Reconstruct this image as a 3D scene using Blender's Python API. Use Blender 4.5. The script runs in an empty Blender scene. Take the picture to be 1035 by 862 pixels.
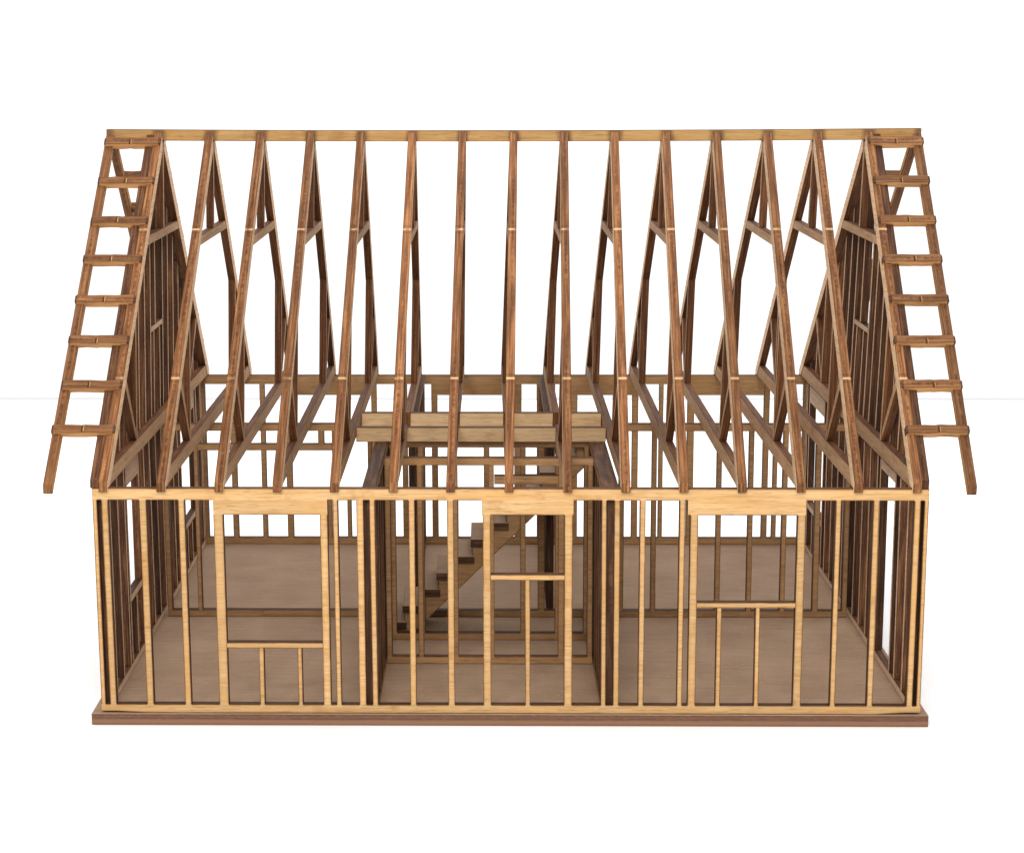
import bpy, math, random
from mathutils import Matrix, Vector

random.seed(11)
C = bpy.context.scene.collection

# ------------------------------------------------------------------ dimensions
H = 2.823            # top of the walls
D = 8.26             # depth of the house
MID = D / 2
SL = 0.9637          # roof slope
R0 = 2.958           # outer roof line: Z = R0 + SL * Y
DV = 0.255           # vertical depth of a rafter
TT = 0.106           # ply thickness of the roof pieces
WT = 0.10            # ply thickness of the wall sheets
SKEW, LEAN = -0.025, 0.0275   # the glued kit stands a little out of square


def warp(v):
    x, y, z = v
    x += SKEW * y + LEAN * max(z - H, 0.0)
    return (x, y, z)


# ------------------------------------------------------------------ materials
def nt(name):
    m = bpy.data.materials.new(name)
    m.use_nodes = True
    n = m.node_tree.nodes
    return m, n, m.node_tree.links, n['Principled BSDF']


def node(n, t, **kw):
    x = n.new(t)
    for k, v in kw.items():
        if k == 'op':
            x.operation = v
        else:
            x.inputs[k].default_value = v
    return x


def math2(n, l, op, a, b=None, c=None, clamp=False):
    x = n.new('ShaderNodeMath')
    x.operation = op
    x.use_clamp = clamp
    for i, v in enumerate((a, b, c)):
        if v is None:
            continue
        if isinstance(v, (int, float)):
            x.inputs[i].default_value = v
        else:
            l.new(v, x.inputs[i])
    return x.outputs[0]


def mrange(n, l, v, a, b, c, d, smooth=True):
    x = n.new('ShaderNodeMapRange')
    x.interpolation_type = 'SMOOTHSTEP' if smooth else 'LINEAR'
    l.new(v, x.inputs[0])
    for i, q in zip((1, 2, 3, 4), (a, b, c, d)):
        x.inputs[i].default_value = q
    return x.outputs[0]


def noise(n, l, vec, scale, detail=3.0, rough=0.55):
    x = n.new('ShaderNodeTexNoise')
    x.inputs['Scale'].default_value = scale
    x.inputs['Detail'].default_value = detail
    x.inputs['Roughness'].default_value = rough
    l.new(vec, x.inputs['Vector'])
    return x.outputs['Fac']


def mix(n, l, fac, a, b, mode='MIX'):
    x = n.new('ShaderNodeMix')
    x.data_type = 'RGBA'
    x.blend_type = mode
    if isinstance(fac, (int, float)):
        x.inputs['Factor'].default_value = fac
    else:
        l.new(fac, x.inputs['Factor'])
    for key, v in ((6, a), (7, b)):
        if isinstance(v, tuple):
            x.inputs[key].default_value = (*v, 1)
        else:
            l.new(v, x.inputs[key])
    return x.outputs[2]


def ramp(n, l, v, stops):
    x = n.new('ShaderNodeValToRGB')
    e = x.color_ramp.elements
    while len(e) > 1:
        e.remove(e[-1])
    e[0].position, e[0].color = stops[0][0], (*stops[0][1], 1)
    for p, c in stops[1:]:
        q = e.new(p)
        q.color = (*c, 1)
    l.new(v, x.inputs[0])
    return x.outputs[0]


def coords(n, l):
    """object coordinates shifted by a random amount for every object, scaled for a horizontal grain"""
    tc = n.new('ShaderNodeTexCoord')
    oi = n.new('ShaderNodeObjectInfo')
    sh = n.new('ShaderNodeVectorMath'); sh.operation = 'SCALE'
    sh.inputs[0].default_value = (31.0, 17.0, 23.0)
    l.new(oi.outputs['Random'], sh.inputs['Scale'])
    ad = n.new('ShaderNodeVectorMath'); ad.operation = 'ADD'
    l.new(tc.outputs['Object'], ad.inputs[0]); l.new(sh.outputs[0], ad.inputs[1])
    return ad.outputs[0], oi.outputs['Random']


def scaled(n, l, vec, s):
    x = n.new('ShaderNodeVectorMath'); x.operation = 'MULTIPLY'
    l.new(vec, x.inputs[0]); x.inputs[1].default_value = s
    return x.outputs[0]


def uv(n, l, name):
    x = n.new('ShaderNodeUVMap'); x.uv_map = name
    s = n.new('ShaderNodeSeparateXYZ'); l.new(x.outputs[0], s.inputs[0])
    return s.outputs[0], s.outputs[1]


def bump(n, l, bsdf, h, strength, dist=0.01):
    b = n.new('ShaderNodeBump'); b.inputs['Strength'].default_value = strength
    b.inputs['Distance'].default_value = dist
    l.new(h, b.inputs['Height']); l.new(b.outputs[0], bsdf.inputs['Normal'])


def face_material(name, light, dark, char, charw=0.016, blotch=0.35, stains=0.55, joints=None):
    """flat face of a laser cut ply sheet: horizontal grain, short cross ticks, scorched rims"""
    m, n, l, b = nt(name)
    v, rnd = coords(n, l)
    g = noise(n, l, scaled(n, l, v, (1.1, 1.1, 24.0)), 1.0, 4.0)
    col = ramp(n, l, g, [(0.3, dark), (0.62, light)])
    tick = noise(n, l, scaled(n, l, v, (4.0, 4.0, 110.0)), 1.0, 2.0)
    col = mix(n, l, mrange(n, l, tick, 0.54, 0.66, 0.0, 0.75), col, tuple(c * 0.62 for c in dark))
    big = noise(n, l, v, 0.9, 3.0)
    col = mix(n, l, mrange(n, l, big, 0.42, 0.72, 0.0, blotch), col, (light[0] * 0.97, light[1] * 0.82, light[2] * 0.55))
    # brown heat stains
    stain = noise(n, l, scaled(n, l, v, (2.2, 2.2, 2.2)), 1.0, 4.0, 0.65)
    col = mix(n, l, mrange(n, l, stain, 0.54, 0.76, 0.0, stains), col, (dark[0] * 0.72, dark[1] * 0.58, dark[2] * 0.45))
    val = mrange(n, l, rnd, 0, 1, 0.84, 1.06, False)
    hs = n.new('ShaderNodeHueSaturation'); l.new(val, hs.inputs['Value']); l.new(col, hs.inputs['Color'])
    u, hw = uv(n, l, 'across')
    d = math2(n, l, 'MINIMUM', u, hw)           # distances to the two long cut edges
    wob = noise(n, l, v, 5.0, 3.0)
    wid = mrange(n, l, wob, 0.3, 0.75, charw * 0.6, charw * 1.25, False)
    f = math2(n, l, 'DIVIDE', d, wid, clamp=True)
    f = math2(n, l, 'SUBTRACT', 1.0, f)
    f = math2(n, l, 'POWER', f, 0.9, clamp=True)
    rim = mrange(n, l, d, 0.0, charw * 3.2, 0.36, 0.0)
    c2 = mix(n, l, rim, hs.outputs[0], (dark[0] * 0.75, dark[1] * 0.6, dark[2] * 0.45))
    c3 = mix(n, l, f, c2, char)
    if joints:      # scorch and glue stains where the rafters meet the board
        tc = n.new('ShaderNodeTexCoord'); sx = n.new('ShaderNodeSeparateXYZ'); l.new(tc.outputs['Object'], sx.inputs[0])
        ph = math2(n, l, 'SUBTRACT', math2(n, l, 'FRACT', math2(n, l, 'ADD', math2(n, l, 'DIVIDE', math2(n, l, 'SUBTRACT', sx.outputs[0], joints[0]), joints[1]), 0.5)), 0.5)
        dj = math2(n, l, 'ABSOLUTE', math2(n, l, 'ADD', ph, math2(n, l, 'MULTIPLY', math2(n, l, 'SUBTRACT', noise(n, l, v, 3.0, 3.0), 0.5), 0.22)))
        c3 = mix(n, l, mrange(n, l, dj, 0.06, 0.19, 0.85, 0.0), c3, (0.13, 0.065, 0.028))
    l.new(c3, b.inputs['Base Color'])
    b.inputs['Roughness'].default_value = 0.65
    b.inputs['Specular IOR Level'].default_value = 0.10
    bump(n, l, b, tick, 0.25, 0.006)
    return m


def edge_material(name, lo, mid, hi, marks=(), rnd_lo=0.78, rnd_hi=1.15, dots=0.42):
    """laser cut edge: scorched, layered through the thickness, mottled along the cut"""
    m, n, l, b = nt(name)
    v, rnd = coords(n, l)
    u, hw = uv(n, l, 'across')
    al, br = uv(n, l, 'along')
    w = math2(n, l, 'DIVIDE', u, math2(n, l, 'MAXIMUM', hw, 0.001))       # -1 .. 1 through the sheet
    off = math2(n, l, 'MULTIPLY', math2(n, l, 'ADD', br, rnd), 37.0)
    cv = n.new('ShaderNodeCombineXYZ')
    l.new(math2(n, l, 'ADD', math2(n, l, 'MULTIPLY', al, 1.6), off), cv.inputs[0])
    l.new(math2(n, l, 'MULTIPLY', w, 1.9), cv.inputs[1])
    l.new(off, cv.inputs[2])
    streak = noise(n, l, cv.outputs[0], 1.0, 4.0, 0.6)
    col = ramp(n, l, streak, [(0.30, lo), (0.5, mid), (0.70, hi)])
    # dark dotted glue line in the middle veneer
    cd = n.new('ShaderNodeCombineXYZ')
    l.new(math2(n, l, 'ADD', math2(n, l, 'MULTIPLY', al, 17.0), off), cd.inputs[0])
    l.new(math2(n, l, 'MULTIPLY', w, 0.7), cd.inputs[1])
    l.new(off, cd.inputs[2])
    dn = noise(n, l, cd.outputs[0], 1.0, 2.0)
    cen = mrange(n, l, math2(n, l, 'ABSOLUTE', math2(n, l, 'SUBTRACT', w, 0.08)), 0.05, 0.5, 1.0, 0.12)
    f = math2(n, l, 'MULTIPLY', mrange(n, l, dn, 0.40, 0.60, 0.0, dots), cen)
    f = math2(n, l, 'MULTIPLY', f, mrange(n, l, noise(n, l, scaled(n, l, v, (0.6, 0.6, 0.6)), 1.0, 1.0), 0.38, 0.62, 0.15, 1.0))
    col = mix(n, l, f, col, tuple(c * 0.62 for c in lo))
    # pale specks where the char is rubbed off
    sp = noise(n, l, cd.outputs[0], 2.3, 1.0)
    col = mix(n, l, mrange(n, l, sp, 0.68, 0.78, 0.0, 0.35), col, tuple(min(1, c * 1.7) for c in hi))
    # scorched corners
    rim = mrange(n, l, math2(n, l, 'ABSOLUTE', w), 0.80, 1.0, 0.0, 0.5)
    col = mix(n, l, rim, col, tuple(c * 0.7 for c in lo))
    for p in marks:                                                       # pale break-off marks of the cutting tabs
        dd = math2(n, l, 'ABSOLUTE', math2(n, l, 'SUBTRACT', al, p))
        k = math2(n, l, 'MULTIPLY', mrange(n, l, dd, 0.006, 0.022, 0.8, 0.0), mrange(n, l, noise(n, l, v, 9.0, 1.0), 0.35, 0.5, 0.25, 0.95))
        col = mix(n, l, k, col, (0.66, 0.42, 0.22))
        k2 = mrange(n, l, math2(n, l, 'ABSOLUTE', math2(n, l, 'SUBTRACT', dd, 0.055)), 0.0, 0.02, 0.5, 0.0)
        col = mix(n, l, k2, col, tuple(c * 0.7 for c in lo))
    val = mrange(n, l, rnd, 0, 1, rnd_lo, rnd_hi, False)
    hs = n.new('ShaderNodeHueSaturation'); l.new(val, hs.inputs['Value']); l.new(col, hs.inputs['Color'])
    l.new(hs.outputs[0], b.inputs['Base Color'])
    b.inputs['Roughness'].default_value = 0.6
    b.inputs['Specular IOR Level'].default_value = 0.12
    bump(n, l, b, dn, 0.35, 0.01)
    return m


CHAR = (0.050, 0.022, 0.010)
M_face = face_material('ply_face', (0.55, 0.355, 0.175), (0.455, 0.268, 0.108), (0.050, 0.020, 0.007), 0.014, 0.45, 0.7)
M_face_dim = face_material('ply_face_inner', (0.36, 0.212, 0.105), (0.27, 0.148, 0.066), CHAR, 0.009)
M_beam = face_material('ply_face_beam', (0.66, 0.465, 0.270), (0.56, 0.370, 0.195), CHAR, 0.010, 0.15)
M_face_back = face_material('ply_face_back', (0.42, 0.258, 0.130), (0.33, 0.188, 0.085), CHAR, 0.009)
M_ridge = face_material('ply_face_ridge', (0.40, 0.245, 0.098), (0.32, 0.175, 0.062), CHAR, 0.008, 0.5, joints=(0.017, 0.69441))
M_face_roof = face_material('ply_face_roof', (0.50, 0.325, 0.185), (0.37, 0.220, 0.110), CHAR, 0.006, 0.1)
M_edge_roof = edge_material('scorched_roof_edge', (0.078, 0.028, 0.010), (0.172, 0.069, 0.025), (0.35, 0.158, 0.060), dots=0.7, marks=(1.56, 3.99))
M_edge_web_shade = edge_material('scorched_shaded_web_edge', (0.046, 0.017, 0.008), (0.100, 0.038, 0.015), (0.19, 0.080, 0.030))  # scorched cut edge, darkened so the shade on undersides is in the colour
M_edge_wall = edge_material('scorched_wall_edge', (0.036, 0.016, 0.008), (0.068, 0.031, 0.016), (0.14, 0.068, 0.036))
M_edge_gable = edge_material('scorched_gable_edge', (0.028, 0.011, 0.006), (0.080, 0.032, 0.014), (0.20, 0.088, 0.036), rnd_lo=0.35, rnd_hi=1.3)
M_face_gable = face_material('ply_face_gable', (0.74, 0.54, 0.38), (0.58, 0.39, 0.25), CHAR, 0.004, 0.1)
M_edge_lad = edge_material('scorched_overhang_edge', (0.085, 0.034, 0.014), (0.165, 0.070, 0.027), (0.27, 0.13, 0.055), dots=0.8)
M_lad_face = face_material('ply_face_overhang', (0.50, 0.270, 0.110), (0.36, 0.18, 0.07), CHAR, 0.012)


def floor_material():
    m, n, l, b = nt('floor_ply')
    v, rnd = coords(n, l)
    a = noise(n, l, v, 1.2, 6.0, 0.62)
    col = ramp(n, l, a, [(0.28, (0.255, 0.165, 0.106)), (0.72, (0.335, 0.228, 0.152))])
    g = noise(n, l, scaled(n, l, v, (1.5, 22.0, 1.0)), 1.0, 4.0)
    col = mix(n, l, mrange(n, l, g, 0.45, 0.75, 0.0, 0.35), col, (0.200, 0.120, 0.068))
    # fine pale scratches on the sanded sheet
    s = noise(n, l, scaled(n, l, v, (16.0, 26.0, 1.0)), 1.0, 3.0, 0.7)
    col = mix(n, l, mrange(n, l, s, 0.60, 0.74, 0.0, 0.5), col, (0.50, 0.37, 0.27))
    l.new(col, b.inputs['Base Color'])
    b.inputs['Roughness'].default_value = 0.7
    b.inputs['Specular IOR Level'].default_value = 0.08
    bump(n, l, b, s, 0.2, 0.01)
    return m


def base_edge_material():
    m, n, l, b = nt('base_board_edge')
    v, rnd = coords(n, l)
    u, hw = uv(n, l, 'across')
    w = math2(n, l, 'DIVIDE', u, math2(n, l, 'MAXIMUM', hw, 0.001))
    wob = noise(n, l, scaled(n, l, v, (1.2, 1.2, 6.0)), 1.0, 4.0)
    ww = math2(n, l, 'ADD', w, math2(n, l, 'MULTIPLY', math2(n, l, 'SUBTRACT', wob, 0.5), 0.35))
    k = mrange(n, l, ww, -1.0, 1.0, 0.0, 1.0, False)
    col = ramp(n, l, k, [(0.0, (0.120, 0.046, 0.018)), (0.30, (0.215, 0.100, 0.050)), (0.46, (0.16, 0.078, 0.042)), (0.55, (0.075, 0.032, 0.016)), (0.72, (0.120, 0.046, 0.018)), (1.0, (0.06, 0.026, 0.013))])
    f = noise(n, l, scaled(n, l, v, (14.0, 14.0, 60.0)), 1.0, 3.0)
    col = mix(n, l, mrange(n, l, f, 0.4, 0.7, 0.0, 0.4), col, (0.20, 0.098, 0.050))
    l.new(col, b.inputs['Base Color'])
    b.inputs['Roughness'].default_value = 0.7
    return m


M_floor = floor_material()
M_base_edge = base_edge_material()


def plain(name, col, rough=0.5):
    m, n, l, b = nt(name)
    v, rnd = coords(n, l)
    a = noise(n, l, v, 0.15, 2.0)
    c = mix(n, l, mrange(n, l, a, 0.3, 0.7, 0, 1), col, tuple(x * 0.985 for x in col))
    l.new(c, b.inputs['Base Color'])
    b.inputs['Roughness'].default_value = rough
    b.inputs['Specular IOR Level'].default_value = 0.1
    return m


# ------------------------------------------------------------------ mesh building
class Sheet:
    """collects pieces cut from flat sheets: a polygon in one plane with a thickness along the third axis.
    Slot 0 = flat face of the sheet, slot 1 = cut edge."""

    def __init__(self):
        self.v, self.f, self.m, self.ac, self.al = [], [], [], [], []

    def poly(self, pts, ax, a0, a1, free=(True, True), edge_mat=None):
        """pts: 2D polygon; ax: 0 -> (y, z), 1 -> (x, z), 2 -> (x, y)"""
        def P(p, a):
            return {0: (a, p[0], p[1]), 1: (p[0], a, p[1]), 2: (p[0], p[1], a)}[ax]
        n = len(pts)
        r = random.random()
        # long direction of the piece
        k = max(range(n), key=lambda i: (Vector(pts[(i + 1) % n]) - Vector(pts[i])).length)
        d = (Vector(pts[(k + 1) % n]) - Vector(pts[k])).normalized()
        q = Vector((-d.y, d.x))
        qs = [q.dot(Vector(p)) for p in pts]
        qlo, qhi = min(qs), max(qs)
        if q.y < -0.001 or (abs(q.y) <= 0.001 and q.x < 0):
            free = (free[1], free[0])
        flo, fhi = (0 if free[0] else 5.0), (0 if free[1] else 5.0)
        b = len(self.v)
        for p in pts:
            self.v.append(P(p, a0))
        for p in pts:
            self.v.append(P(p, a1))
        cap_ac = [(x - qlo + flo, qhi - x + fhi) for x in qs]
        cap_al = [(d.dot(Vector(p)), r) for p in pts]
        self.add([b + i for i in range(n)], 0, cap_ac, cap_al)
        self.add([b + n + i for i in reversed(range(n))], 0, list(reversed(cap_ac)), list(reversed(cap_al)))
        t = abs(a1 - a0) / 2
        s = 0.0
        for i in range(n):
            j = (i + 1) % n
            L = (Vector(pts[j]) - Vector(pts[i])).length
            self.add([b + i, b + n + i, b + n + j, b + j], edge_mat[i] if edge_mat else 1, [(-t, t), (t, t), (t, t), (-t, t)], [(s, r), (s, r), (s + L, r), (s + L, r)])
            s += L
        return self

    def add(self, idx, mat, ac, al):
        self.f.append(idx); self.m.append(mat); self.ac.append(ac); self.al.append(al)

    def rect(self, ax, a0, a1, p0, p1, q0, q1, free=(True, True)):
        return self.poly([(p0, q0), (p1, q0), (p1, q1), (p0, q1)], ax, a0, a1, free)

    def plate(self, y0, y1, x0, x1, z0, z1, joints, lower):
        """a horizontal strip of a one-piece wall sheet: no scorched edge where a stud runs into it"""
        xs = sorted({x0, x1} | {x for ab in joints for x in ab if x0 < x < x1})
        for a, b in zip(xs, xs[1:]):
            inside = any(p <= (a + b) / 2 <= q for p, q in joints)
            fr = (not (inside and not lower), not (inside and lower))
            k = len(self.v)
            r = 0.37
            V = [(a, y0, z0), (b, y0, z0), (b, y0, z1), (a, y0, z1), (a, y1, z0), (b, y1, z0), (b, y1, z1), (a, y1, z1)]
            self.v += V
            w = z1 - z0
            lo, hi = (0 if fr[0] else 5.0), (0 if fr[1] else 5.0)
            c = [(lo, w + hi), (lo, w + hi), (w + lo, hi), (w + lo, hi)]
            al = [(a, r), (b, r), (b, r), (a, r)]
            self.add([k, k + 1, k + 2, k + 3], 0, c, al)
            self.add([k + 7, k + 6, k + 5, k + 4], 0, [c[3], c[2], c[1], c[0]], [al[3], al[2], al[1], al[0]])
            t = (y1 - y0) / 2
            e = [(-t, t), (-t, t), (t, t), (t, t)]
            self.add([k + 3, k + 2, k + 6, k + 7], 1, e, [(a, r), (b, r), (b, r), (a, r)])
            self.add([k + 1, k, k + 4, k + 5], 1, e, [(b, r), (a, r), (a, r), (b, r)])
            if a == x0:
                self.add([k, k + 3, k + 7, k + 4], 1, [(-t, t), (-t, t), (t, t), (t, t)], [(z0, r), (z1, r), (z1, r), (z0, r)])
            if b == x1:
                self.add([k + 2, k + 1, k + 5, k + 6], 1, [(-t, t), (-t, t), (t, t), (t, t)], [(z1, r), (z0, r), (z0, r), (z1, r)])
        return self

    def mute_top(self):
        # the upper edge of a header runs on into the top plate: no scorch there
        z = max(v[2] for v in self.v)
        for f, m, c in zip(self.f, self.m, self.ac):
            if m == 0:
                for i in range(len(c)):
                    c[i] = (c[i][0], c[i][1] + 5.0)
        return self

    def build(self, name, mats, parent=None, do_warp=True, bev=0.006):
        me = bpy.data.meshes.new(name)
        me.from_pydata([warp(v) if do_warp else v for v in self.v], [], self.f)
        for m in mats:
            me.materials.append(m)
        me.polygons.foreach_set('material_index', self.m)
        u1 = me.uv_layers.new(name='across'); u2 = me.uv_layers.new(name='along')
        i = 0
        for a, l in zip(self.ac, self.al):
            for x, y in zip(a, l):
                u1.data[i].uv = x; u2.data[i].uv = y; i += 1
        import bmesh
        bm = bmesh.new(); bm.from_mesh(me)
        bmesh.ops.remove_doubles(bm, verts=bm.verts, dist=1e-5)
        bmesh.ops.recalc_face_normals(bm, faces=bm.faces)
        bm.to_mesh(me); bm.free()
        o = bpy.data.objects.new(name, me)
        C.objects.link(o)
        o.parent = parent
        if bev:
            mo = o.modifiers.new('worn_corner', 'BEVEL')
            mo.width = bev; mo.segments = 1; mo.limit_method = 'ANGLE'
        return o


def empty(name, parent=None, loc=(0, 0, 0)):
    o = bpy.data.objects.new(name, None)
    o.empty_display_size = 0.2
    C.objects.link(o); o.parent = parent; o.location = loc
    return o


def j(a=0.004):
    return random.uniform(-a, a)


house = empty('house_frame_model')
house['label'] = 'laser cut plywood model of a gabled house frame with open stud walls and bare rafters'
house['category'] = 'house model'

# ------------------------------------------------------------------ base board
bb = Sheet()
bb.poly([(-5.122, -0.03), (5.122, -0.03), (5.122, D + 0.06), (-5.122, D + 0.06)], 2, -0.148, 0.0)
o = bb.build('base_board', [M_floor, M_base_edge], house)


# ------------------------------------------------------------------ walls parallel to the front
def wall_x(name, y0, x0, x1, studs, mats, headers=(), sills=(), cripples=(), uppers=(), plate=(0.11, 2.68), label=None, t=WT, top=H, curl=False):
    """studs: (xa, xb) or (xa, xb, z0, z1); headers/sills: (xa, xb, z0, z1); cripples: (xa, xb, z0, z1)"""
    w = empty(name, house)
    if label:
        w['label'] = label
    y1 = y0 + t
    jt = [q[:2] for q in studs] + [q[:2] for q in headers]
    jb = [q[:2] for q in studs] + [q[:2] for q in cripples]
    Sheet().plate(y0, y1, x0, x1, plate[1], top, jt, False).build('top_plate', mats, w, bev=0)
    Sheet().plate(y0, y1, x0, x1, 0.002, plate[0], jb, True).build('bottom_plate', mats, w, bev=0)
    if curl:      # the glued sheet has lifted off the base at both ends
        for o in w.children:
            if o.name.startswith('bottom_plate'):
                for v in o.data.vertices:
                    if v.co.z < 0.01 and abs(v.co.x) > 4.6:
                        v.co.z += 0.022
    for q in studs:
        xa, xb = q[:2]
        za, zb = q[2:] if len(q) == 4 else (plate[0], plate[1])
        e = 0 if len(q) == 4 else j(0.005)
        Sheet().poly([(xa, za), (xb, za), (xb + e, zb), (xa + e, zb)], 1, y0, y1).build('stud', mats, w, bev=0)
    for xa, xb, za, zb in headers:
        jh = [q[:2] for q in studs if len(q) == 4] + [(xa, xa), ]
        Sheet().plate(y0, y1, xa, xb, za, zb, [(p, r) for p, r in jh], False).mute_top().build('window_header', mats, w, bev=0)
    for xa, xb, za, zb in sills:
        Sheet().rect(1, y0 - 0.001, y1 + 0.001, xa, xb, za, zb).build('window_sill', mats, w, bev=0)
    for xa, xb, za, zb in cripples:
        e, d = j(0.004), j(0.003)
        Sheet().poly([(xa, za), (xb, za), (xb + e, zb), (xa + e, zb)], 1, y0, y1).build('cripple_stud', mats, w, bev=0)
    return w


FW = [M_face, M_edge_wall]
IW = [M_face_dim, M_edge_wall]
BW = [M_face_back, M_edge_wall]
HB = 2.50
wall_x('wall_frame', 0.0, -5.0, 5.025,
       [(-4.998, -4.946), (-4.889, -4.812), (-4.437, -4.353), (-3.967, -3.892), (-3.547, -3.431, 0.11, HB), (-2.266, -2.174, 0.11, HB),
        (-2.106, -2.046), (-1.828, -1.744), (-1.664, -1.600), (-1.203, -1.130), (-0.738, -0.658), (-0.309, -0.214, 0.11, HB),
        (0.674, 0.771, 0.11, HB), (1.124, 1.182), (1.273, 1.342), (1.578, 1.644), (2.050, 2.114), (2.182, 2.276, 0.11, HB),
        (3.465, 3.561, 0.11, HB), (3.917, 3.980), (4.368, 4.438), (4.850, 4.924), (4.972, 5.022)],
       FW,
       headers=[(-3.547, -2.174, HB, 2.68), (-0.320, 0.780, HB, 2.68), (2.15, 3.561, HB, 2.68)],
       sills=[(-3.431, -2.266, 0.83, 0.90), (-0.214, 0.674, 1.69, 1.76), (2.276, 3.465, 1.35, 1.415)],
       cripples=[(-3.048, -2.987, 0.11, 0.83), (-2.574, -2.520, 0.11, 0.83), (0.202, 0.263, 0.11, 1.69), (2.520, 2.578, 0.11, 1.35), (2.990, 3.045, 0.11, 1.35)],
       label='pale front wall frame with three window openings', curl=True)

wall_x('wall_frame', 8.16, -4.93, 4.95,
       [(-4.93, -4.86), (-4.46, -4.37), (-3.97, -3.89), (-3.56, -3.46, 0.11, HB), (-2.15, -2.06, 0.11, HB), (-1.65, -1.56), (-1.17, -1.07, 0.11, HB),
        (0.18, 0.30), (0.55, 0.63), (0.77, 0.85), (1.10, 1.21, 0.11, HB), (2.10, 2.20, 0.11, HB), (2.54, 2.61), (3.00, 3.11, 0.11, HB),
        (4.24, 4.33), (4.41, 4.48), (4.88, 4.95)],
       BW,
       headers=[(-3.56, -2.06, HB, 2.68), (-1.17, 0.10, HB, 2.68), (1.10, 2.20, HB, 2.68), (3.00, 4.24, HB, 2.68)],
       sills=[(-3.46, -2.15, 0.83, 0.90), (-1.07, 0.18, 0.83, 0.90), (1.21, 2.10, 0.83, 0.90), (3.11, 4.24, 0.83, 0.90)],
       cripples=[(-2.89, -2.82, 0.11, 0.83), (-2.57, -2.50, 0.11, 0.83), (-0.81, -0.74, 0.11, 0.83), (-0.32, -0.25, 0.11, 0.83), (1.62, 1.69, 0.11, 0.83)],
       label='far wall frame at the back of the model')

IP = (0.10, 2.72)
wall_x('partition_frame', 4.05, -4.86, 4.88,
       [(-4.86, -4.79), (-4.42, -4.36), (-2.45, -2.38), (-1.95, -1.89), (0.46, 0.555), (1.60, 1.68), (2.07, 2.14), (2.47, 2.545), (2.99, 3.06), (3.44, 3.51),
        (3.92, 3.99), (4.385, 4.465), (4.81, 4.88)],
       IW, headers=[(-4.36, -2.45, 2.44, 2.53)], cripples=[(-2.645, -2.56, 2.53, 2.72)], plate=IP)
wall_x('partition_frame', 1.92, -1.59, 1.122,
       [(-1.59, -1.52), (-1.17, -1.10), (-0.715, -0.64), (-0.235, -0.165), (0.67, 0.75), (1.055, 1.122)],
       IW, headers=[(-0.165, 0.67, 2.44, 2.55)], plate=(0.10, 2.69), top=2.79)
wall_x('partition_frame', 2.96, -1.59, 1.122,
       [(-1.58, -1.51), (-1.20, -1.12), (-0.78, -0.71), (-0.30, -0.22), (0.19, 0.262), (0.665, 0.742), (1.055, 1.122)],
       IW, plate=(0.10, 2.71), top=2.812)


# ------------------------------------------------------------------ partitions running back
def wall_y(x0, x1, y0, y1, step=0.463, skip=(), n_layers=1):
    w = empty('partition_frame', house)
    Sheet().rect(0, x0, x1, y0, y1, 0.002, 0.10).build('bottom_plate', IW, w)
    Sheet().rect(0, x0 - 0.006, x1 + 0.006, y0, y1, 2.72, H - 0.004).build('top_plate', IW, w)
    y = y0
    while y < y1 - 0.07:
        if not any(a < y < b for a, b in skip):
            e, d = j(0.006), j(0.003)
            Sheet().poly([(y, 0.10), (y + 0.075, 0.10), (y + 0.075 + e, 2.72), (y + e, 2.72)], 0, x0 + d, x1 + d).build('stud', IW, w)
        y += step
    Sheet().rect(0, x0, x1, y1 - 0.075, y1, 0.10, 2.72).build('stud', IW, w)


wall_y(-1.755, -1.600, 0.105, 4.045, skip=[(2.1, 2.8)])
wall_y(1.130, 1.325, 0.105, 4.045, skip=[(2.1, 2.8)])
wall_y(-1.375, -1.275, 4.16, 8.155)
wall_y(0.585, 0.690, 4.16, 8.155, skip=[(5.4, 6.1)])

# ------------------------------------------------------------------ roof geometry helpers
def outer(y):
    return R0 + SL * (y if y <= MID else D - y)


def inner(y):
    return outer(y) - DV


def inner_y(z):
    return (z + DV - R0) / SL


def flip(pts):
    return [(D - a, b) for a, b in reversed(pts)]


TAIL = -0.06


TOP = MID - 0.056


def rafter_outline():
    """counter order: tail -> apex along the outer edge first"""
    zi = H + 0.005
    t = TAIL
    return [(t, outer(t)), (TOP, outer(TOP)), (TOP, inner(TOP)), (inner_y(zi), zi), (-0.004, zi), (-0.004, outer(t) - 0.11), (t, outer(t) - 0.11)]


M_face_rafter = face_material('ply_face_rafter', (0.74, 0.52, 0.33), (0.58, 0.38, 0.22), CHAR, 0.004, 0.1, 0.3)
ROOF = [M_face_rafter, M_edge_roof, M_edge_web_shade]
WEB = [M_face_roof, M_edge_web_shade]
a0, a1 = -TT / 2, TT / 2


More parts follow.
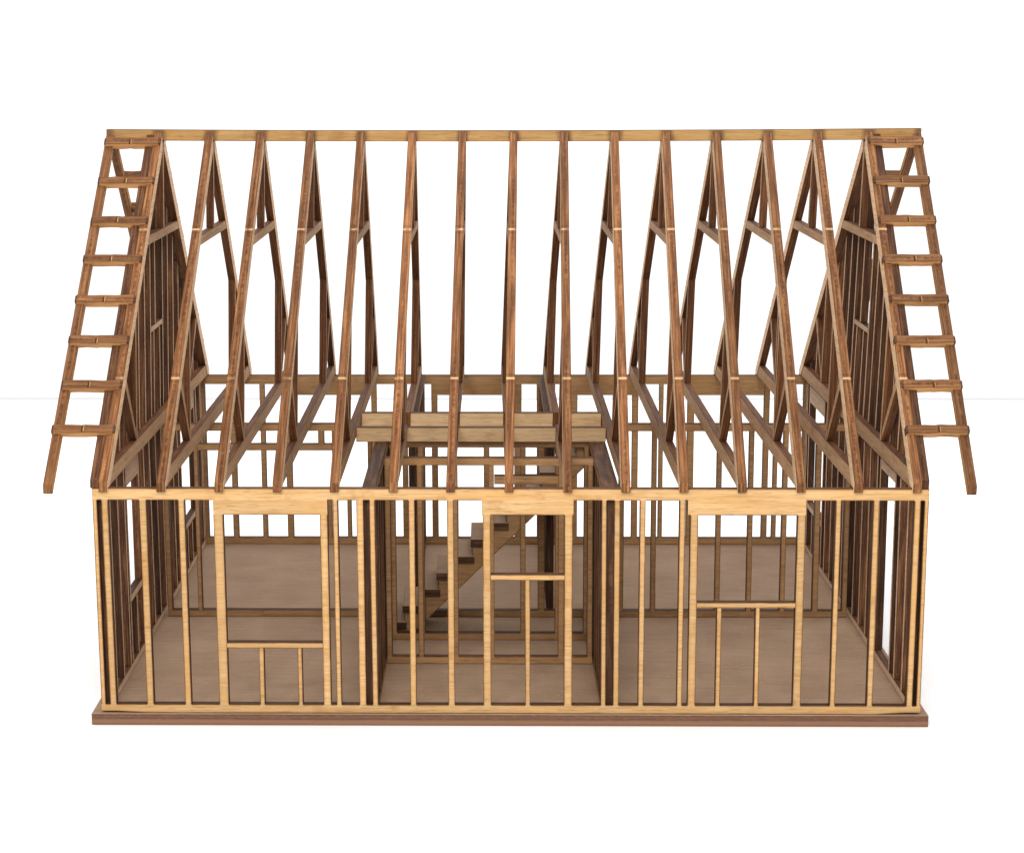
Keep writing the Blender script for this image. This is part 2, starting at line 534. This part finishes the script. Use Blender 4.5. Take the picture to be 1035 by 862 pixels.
# ------------------------------------------------------------------ gable walls (balloon studs up to a sloping top chord)
def gable(xa, xb, windows, attic, mullion):
    """windows: (y0, y1, sill_z, header_z)"""
    g = empty('gable_frame', house)
    m = [M_face_gable, M_edge_gable]
    y0, y1 = 0.104, 8.156
    Sheet().rect(0, xa, xb, y0, y1, 0.002, 0.10).build('bottom_plate', m, g)
    Sheet().rect(0, xa, xb, y0, y1, 2.72, H).build('top_plate', m, g)
    # sloping chords
    zi = H + 0.002
    dv = 0.24
    oz = lambda y: R0 + SL * y - 0.03
    ch = [(0.0, oz(0.0)), (MID, oz(MID)), (MID, oz(MID) - dv), ((zi + dv + 0.03 - R0) / SL, zi), (0.0, zi)]
    Sheet().poly(ch, 0, xa, xb).build('sloping_chord', m, g)
    Sheet().poly(flip(ch), 0, xa, xb).build('sloping_chord', m, g)
    # lower studs
    ys = []
    y = y0
    while y < y1:
        ys.append(y); y += 0.463
    for w in windows:
        ys = [y for y in ys if not (w[0] - 0.09 < y < w[1] + 0.02)] + [w[0] - 0.078, w[1]]
    for y in sorted(set(ys)):
        if y + 0.075 > y1:
            continue
        e, d = j(0.008), j(0.003)
        Sheet().poly([(y, 0.10), (y + 0.078, 0.10), (y + 0.078 + e, 2.72), (y + e, 2.72)], 0, xa + d, xb + d).build('gable_stud', m, g)
    Sheet().rect(0, xa, xb, y1 - 0.08, y1, 0.10, 2.72).build('gable_stud', m, g)
    for a, b, s, h in windows:
        Sheet().rect(0, xa, xb, a, b, h, 2.72).build('window_header', m, g)
        if s:
            Sheet().rect(0, xa, xb, a, b, s - 0.10, s).build('window_sill', m, g)
            y = a + 0.35
            while y < b - 0.2:
                Sheet().rect(0, xa, xb, y, y + 0.07, 0.10, s - 0.10).build('cripple_stud', m, g)
                y += 0.42
    # upper studs
    und = lambda y: (oz(y) if y <= MID else oz(D - y)) - dv
    wy0, wy1, ws, wh = attic
    ys = [MID + k * 0.463 for k in range(-8, 9)]
    ys = [y for y in ys if not (wy0 - 0.12 < y < wy1 + 0.12)] + [wy0 - 0.04, wy1 + 0.04]
    for y in sorted(ys):
        a, b = y - 0.038, y + 0.038
        if min(und(a), und(b)) < H + 0.06:
            continue
        Sheet().poly([(a, H), (b, H), (b, und(b)), (a, und(a))], 0, xa, xb).build('gable_stud', m, g)
    Sheet().rect(0, xa, xb, wy0, wy1, ws - 0.08, ws).build('window_sill', m, g)
    Sheet().rect(0, xa, xb, mullion, mullion + 0.08, ws, wh).build('window_mullion', m, g)
    Sheet().rect(0, xa, xb, wy0, wy1, wh, wh + 0.12).build('window_header', m, g)
    for y in (MID - 0.232, MID + 0.232):
        Sheet().rect(0, xa, xb, y - 0.035, y + 0.035, H, ws - 0.08).build('cripple_stud', m, g)
    Sheet().poly([(MID - 0.04, wh + 0.12), (MID + 0.04, wh + 0.12), (MID + 0.04, und(MID + 0.04)), (MID - 0.04, und(MID - 0.04))], 0, xa, xb).build('cripple_stud', m, g)


gable(-5.018, -4.918, [(1.71, 2.50, 1.00, 2.45), (6.0, 7.3, 0.82, 2.45)], (3.68, 4.58, 4.25, 5.45), 3.975)
gable(4.918, 5.018, [(1.38, 2.24, 0, 2.58), (6.5, 7.78, 0.82, 2.45)], (3.61, 4.58, 4.25, 5.45), 4.12)

# ------------------------------------------------------------------ trusses
def make_truss(cut):
    """cut: the bottom chord is interrupted at the stair opening"""
    t = empty('roof_truss', house)
    em = [1, 2, 2, 2, 2, 2, 1]  # underside edges get the slot with shade painted into the scorch colour
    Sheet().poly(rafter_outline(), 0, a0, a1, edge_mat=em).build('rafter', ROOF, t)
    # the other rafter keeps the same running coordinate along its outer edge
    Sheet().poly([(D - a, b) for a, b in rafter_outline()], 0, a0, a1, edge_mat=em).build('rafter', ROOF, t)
    zb, zt = H + 0.005, 3.025
    f = 0.006
    ya, yb = inner_y(zb) - 0.0, inner_y(zt)
    if cut:
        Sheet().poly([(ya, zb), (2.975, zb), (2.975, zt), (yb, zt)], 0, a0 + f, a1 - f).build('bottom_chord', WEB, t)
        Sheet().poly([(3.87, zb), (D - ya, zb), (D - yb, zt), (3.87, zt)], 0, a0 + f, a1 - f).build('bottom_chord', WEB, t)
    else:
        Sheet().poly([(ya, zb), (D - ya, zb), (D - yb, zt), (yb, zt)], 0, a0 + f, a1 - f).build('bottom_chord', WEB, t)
    g = 0.003
    c0, c1 = 5.45, 5.575
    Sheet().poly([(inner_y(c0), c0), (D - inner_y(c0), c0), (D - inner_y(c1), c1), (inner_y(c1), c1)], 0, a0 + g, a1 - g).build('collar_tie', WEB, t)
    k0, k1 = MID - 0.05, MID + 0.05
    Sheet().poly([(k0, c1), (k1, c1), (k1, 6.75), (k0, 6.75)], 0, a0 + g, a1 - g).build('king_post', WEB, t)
    p0, p1 = 1.875, 1.975
    post = [(p0, zt), (p1, zt), (p1, inner(p1)), (p0, inner(p0))]
    b0 = 1.19
    brace = [(b0, inner(b0)), (p0, zt + 0.0), (p0, zt + 0.145), (b0 + 0.09, inner(b0 + 0.09))]
    for fl in (False, True):
        pp = flip(post) if fl else post
        bp = flip(brace) if fl else brace
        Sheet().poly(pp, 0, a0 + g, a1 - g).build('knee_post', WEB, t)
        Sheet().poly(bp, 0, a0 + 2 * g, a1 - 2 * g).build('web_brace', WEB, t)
    return t


def copy_tree(o, parent):
    c = o.copy(); C.objects.link(c); c.parent = parent
    for ch in [k for k in bpy.data.objects if k.parent == o]:
        copy_tree(ch, c)
    return c


full, cutt = make_truss(False), make_truss(True)
first = {id(full): True, id(cutt): True}
for i in range(15):
    src = cutt if 5 <= i <= 8 else full
    if first[id(src)]:
        t = src; first[id(src)] = False
    else:
        t = copy_tree(src, house)
    end = i in (0, 14)
    t.location = (0.0071 + (i - 7) * 0.69441 + (0 if end else j(0.008)), 0, 0)
    if not end:
        t.rotation_euler = (0, 0, j(0.0016))

# ------------------------------------------------------------------ ridge board with a slight sag
rb = Sheet()
N = 14
xs = [-5.573 + 11.146 * k / N for k in range(N + 1)]
sag = lambda x: -0.022 * (1 - (x / 5.573) ** 2)
rb.poly([(x, 6.775 + sag(x)) for x in xs] + [(x, 6.925 + sag(x)) for x in reversed(xs)], 1, 4.072, 4.188)
rb.build('ridge_board', [M_ridge, M_edge_gable], house)

# ------------------------------------------------------------------ roof overhang ladders at the gable ends
def overhang(side, back):
    g = empty('roof_overhang', house)
    m = [M_lad_face, M_edge_lad]
    fl = (lambda p: flip(p)) if back else (lambda p: p)
    xa, xb = (-5.572, -5.462) if side < 0 else (5.462, 5.572)
    t = TAIL
    dv = 0.15
    b = [(t, outer(t) - 0.02), (MID - 0.065, outer(MID - 0.065) - 0.02), (MID - 0.065, outer(MID - 0.065) - 0.02 - dv), (t + 0.03, outer(t + 0.03) - 0.02 - dv), (t, outer(t) - 0.02 - dv * 0.72)]
    Sheet().poly(fl(b), 0, xa, xb).build('barge_rafter', m, g)
    xi = -4.803 if side < 0 else 4.818
    x0, x1 = (-5.572, xi) if side < 0 else (xi, 5.58)
    nrm = Vector((-SL, 1)).normalized(); tan = Vector((1, SL)).normalized()
    for y in RUNGS:
        c = Vector((y, outer(y)))
        s0, s1 = -0.060, 0.060
        e = j(0.008)
        q = [c + tan * s0 - nrm * 0.075, c + tan * s1 - nrm * 0.075, c + tan * s1 + nrm * (0.034 + e * 0.6), c + tan * s0 + nrm * (0.034 + e * 0.6)]
        q = [(v.x + e, v.y + SL * e) for v in q]
        if back:
            q = [(D - a, z) for a, z in reversed(q)]
        # cut from a sheet lying across the slope: flat face looks down, scorched edge looks out
        sh = Sheet()
        dx0, dx1 = x0 + j(0.012), x1
        L = dx1 - dx0
        hw = 0.052
        r = random.random()
        # a few sections along the bar: charred ends, cutting steps and a slight waviness
        cuts = [0.0, 0.035, 0.14, 0.30, 0.47, 0.53, 0.68, 0.84, 0.965, 1.0]
        for ci, f in enumerate(cuts):
            tip = 0.80 if ci in (0, len(cuts) - 1) else 1.0
            ny, nz = j(0.003), j(0.004)
            cy = sum(p[0] for p in q) / 4; cz = sum(p[1] for p in q) / 4
            for p in q:
                sh.v.append((dx0 + L * f, cy + (p[0] - cy) * tip + ny + j(0.003), cz + (p[1] - cz) * tip + nz + j(0.003)))
        for ci in range(len(cuts) - 1):
            la, lb = cuts[ci] * L, cuts[ci + 1] * L
            o0 = 4 * ci
            for k in range(4):
                k2 = (k + 1) % 4
                low_face = k == 3
                ac = [(0, 2 * hw), (2 * hw, 0), (2 * hw, 0), (0, 2 * hw)] if low_face else [(-hw, hw), (hw, hw), (hw, hw), (-hw, hw)]
                dark_end = ci in (0, len(cuts) - 2)
                sh.add([o0 + k, o0 + k2, o0 + 4 + k2, o0 + 4 + k], 2 if dark_end else (0 if low_face else 1), ac, [(la, r), (la, r), (lb, r), (lb, r)])
        for base in (0, 4 * (len(cuts) - 1)):
            sh.add([base + k for k in range(4)], 2, [(-hw, hw), (hw, hw), (hw, hw), (-hw, hw)], [(0, r)] * 2 + [(0.1, r)] * 2)
        sh.build('lookout', m + [M_edge_wall], g)
        # pale break-off nub in the middle of each lookout
        if not back:
            xm = (-5.20 if side < 0 else 5.21) + j(0.02)
            cc = c + nrm * 0.038 - tan * 0.012
            nb = Sheet()
            nb.poly([(cc.x - 0.028, cc.y - 0.040), (cc.x + 0.020, cc.y + 0.010), (cc.x + 0.012, cc.y + 0.026), (cc.x - 0.036, cc.y - 0.022)], 0, xm - 0.017, xm + 0.017)
            nb.build('tab_nub', [M_face, M_face], g, bev=0.003)


RUNGS = [3.935, 3.425, 2.925, 2.445, 1.960, 1.480, 0.990, 0.508]
for s in (-1, 1):
    for bk in (False, True):
        overhang(s, bk)

# ------------------------------------------------------------------ stair opening header beams
for y in (2.83, 3.89):
    sh = Sheet().rect(1, y, y + 0.10, -2.018, 1.338, 2.812, 3.012)
    sh.build('header_beam', [M_beam, M_edge_wall], house)

# ------------------------------------------------------------------ staircase
st = empty('staircase', house)
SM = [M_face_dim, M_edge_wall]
rise, run = 0.236, 0.236
X0 = -1.42 - run
prof = []
NS = 12
for k in range(NS):
    x = X0 + run * k
    zt = 0.22 + rise * k - 0.115
    prof += [(x + 0.012, zt - (rise if k else zt)), (x + 0.012, zt)]
xe = X0 + run * NS
prof += [(xe + 0.012, 0.22 + rise * (NS - 1) - 0.115)]
low = [(xe + 0.012, xe + 1.35), (-1.33, 0.02)]
for y in (3.10, 3.88):
    Sheet().poly([(p[0], max(p[1], 0.004)) for p in prof] + low + [(X0 + 0.03, 0.004)][:0], 1, y, y + 0.10).build('stringer', SM, st)
for k in range(NS):
    x = max(X0 + run * k, -1.56)
    zt = 0.22 + rise * k
    x1 = X0 + run * (k + 1) + 0.035
    if k == NS - 1:
        x1 = 1.12
    tr = Sheet().rect(2, zt - 0.115, zt + j(0.004), x - 0.012 + j(0.004), x1, 3.075, 4.03)
    tr.build('tread', [M_floor, M_edge_wall], st)

# ------------------------------------------------------------------ table and backdrop
table = Sheet()
table.poly([(-60, -40), (60, -40), (60, 22.3), (-60, 22.3)], 2, -0.35, -0.15)
M_table = plain('white_table', (0.90, 0.90, 0.905))
M_rim = plain('white_table_rim', (0.60, 0.60, 0.615))
o = table.build('table', [M_table, M_rim], None, do_warp=False, bev=0)
o['kind'] = 'structure'
o['label'] = 'seamless white table top under the model'
rim = Sheet().rect(1, 22.3, 22.42, -60, 60, -0.35, -0.115)
r = rim.build('table_rim', [M_rim, M_rim], o, do_warp=False, bev=0)
bd = Sheet().rect(1, 34.0, 34.2, -90, 90, -30, 60)
b = bd.build('backdrop', [plain('white_backdrop', (0.92, 0.92, 0.925)), M_table], None, do_warp=False, bev=0)
b['kind'] = 'structure'

# ------------------------------------------------------------------ light: white studio with soft lamps
w = bpy.data.worlds.new('World')
bpy.context.scene.world = w
w.use_nodes = True
bg = w.node_tree.nodes['Background']
bg.inputs['Color'].default_value = (0.985, 0.99, 1.0, 1)
bg.inputs['Strength'].default_value = 0.80


def area(name, loc, target, sx, sy, power, col=(1, 1, 1)):
    L = bpy.data.lights.new(name, 'AREA')
    L.shape = 'RECTANGLE'; L.size = sx; L.size_y = sy; L.energy = power; L.color = col
    o = bpy.data.objects.new(name, L); C.objects.link(o)
    o.location = loc
    o.rotation_euler = (Vector(target) - Vector(loc)).to_track_quat('-Z', 'Y').to_euler()
    return o


area('front_softbox', (-2.5, -22, 17), (0, 2, 2), 16, 10, 6800, (1, 0.96, 0.90))
area('top_softbox', (2, 6, 26), (0, 4, 0), 20, 16, 3900)
area('backdrop_softbox', (0, 12, 24), (0, 34, 6), 50, 8, 4000, (0.93, 0.96, 1.0))

# ------------------------------------------------------------------ camera
cam = bpy.data.cameras.new('Camera')
cam.sensor_fit = 'HORIZONTAL'
cam.sensor_width = 36.0
cam.lens = 1898.5 / 1035 * 36.0
cam.clip_start = 0.1
cam.clip_end = 500
co = bpy.data.objects.new('Camera', cam)
C.objects.link(co)
co.matrix_world = (Matrix.Translation((0.32841, -21.90069, 7.87974)) @ Matrix.Rotation(0.01294, 4, 'Z')
                   @ Matrix.Rotation(math.pi / 2 - 0.19377, 4, 'X') @ Matrix.Rotation(-0.00183, 4, 'Z'))
sc = bpy.context.scene
sc.camera = co
sc.view_settings.view_transform = 'Standard'
sc.view_settings.look = 'None'
sc.view_settings.exposure = 0
sc.view_settings.gamma = 1
sc.render.engine = 'CYCLES'
sc.cycles.max_bounces = 8
sc.cycles.diffuse_bounces = 5
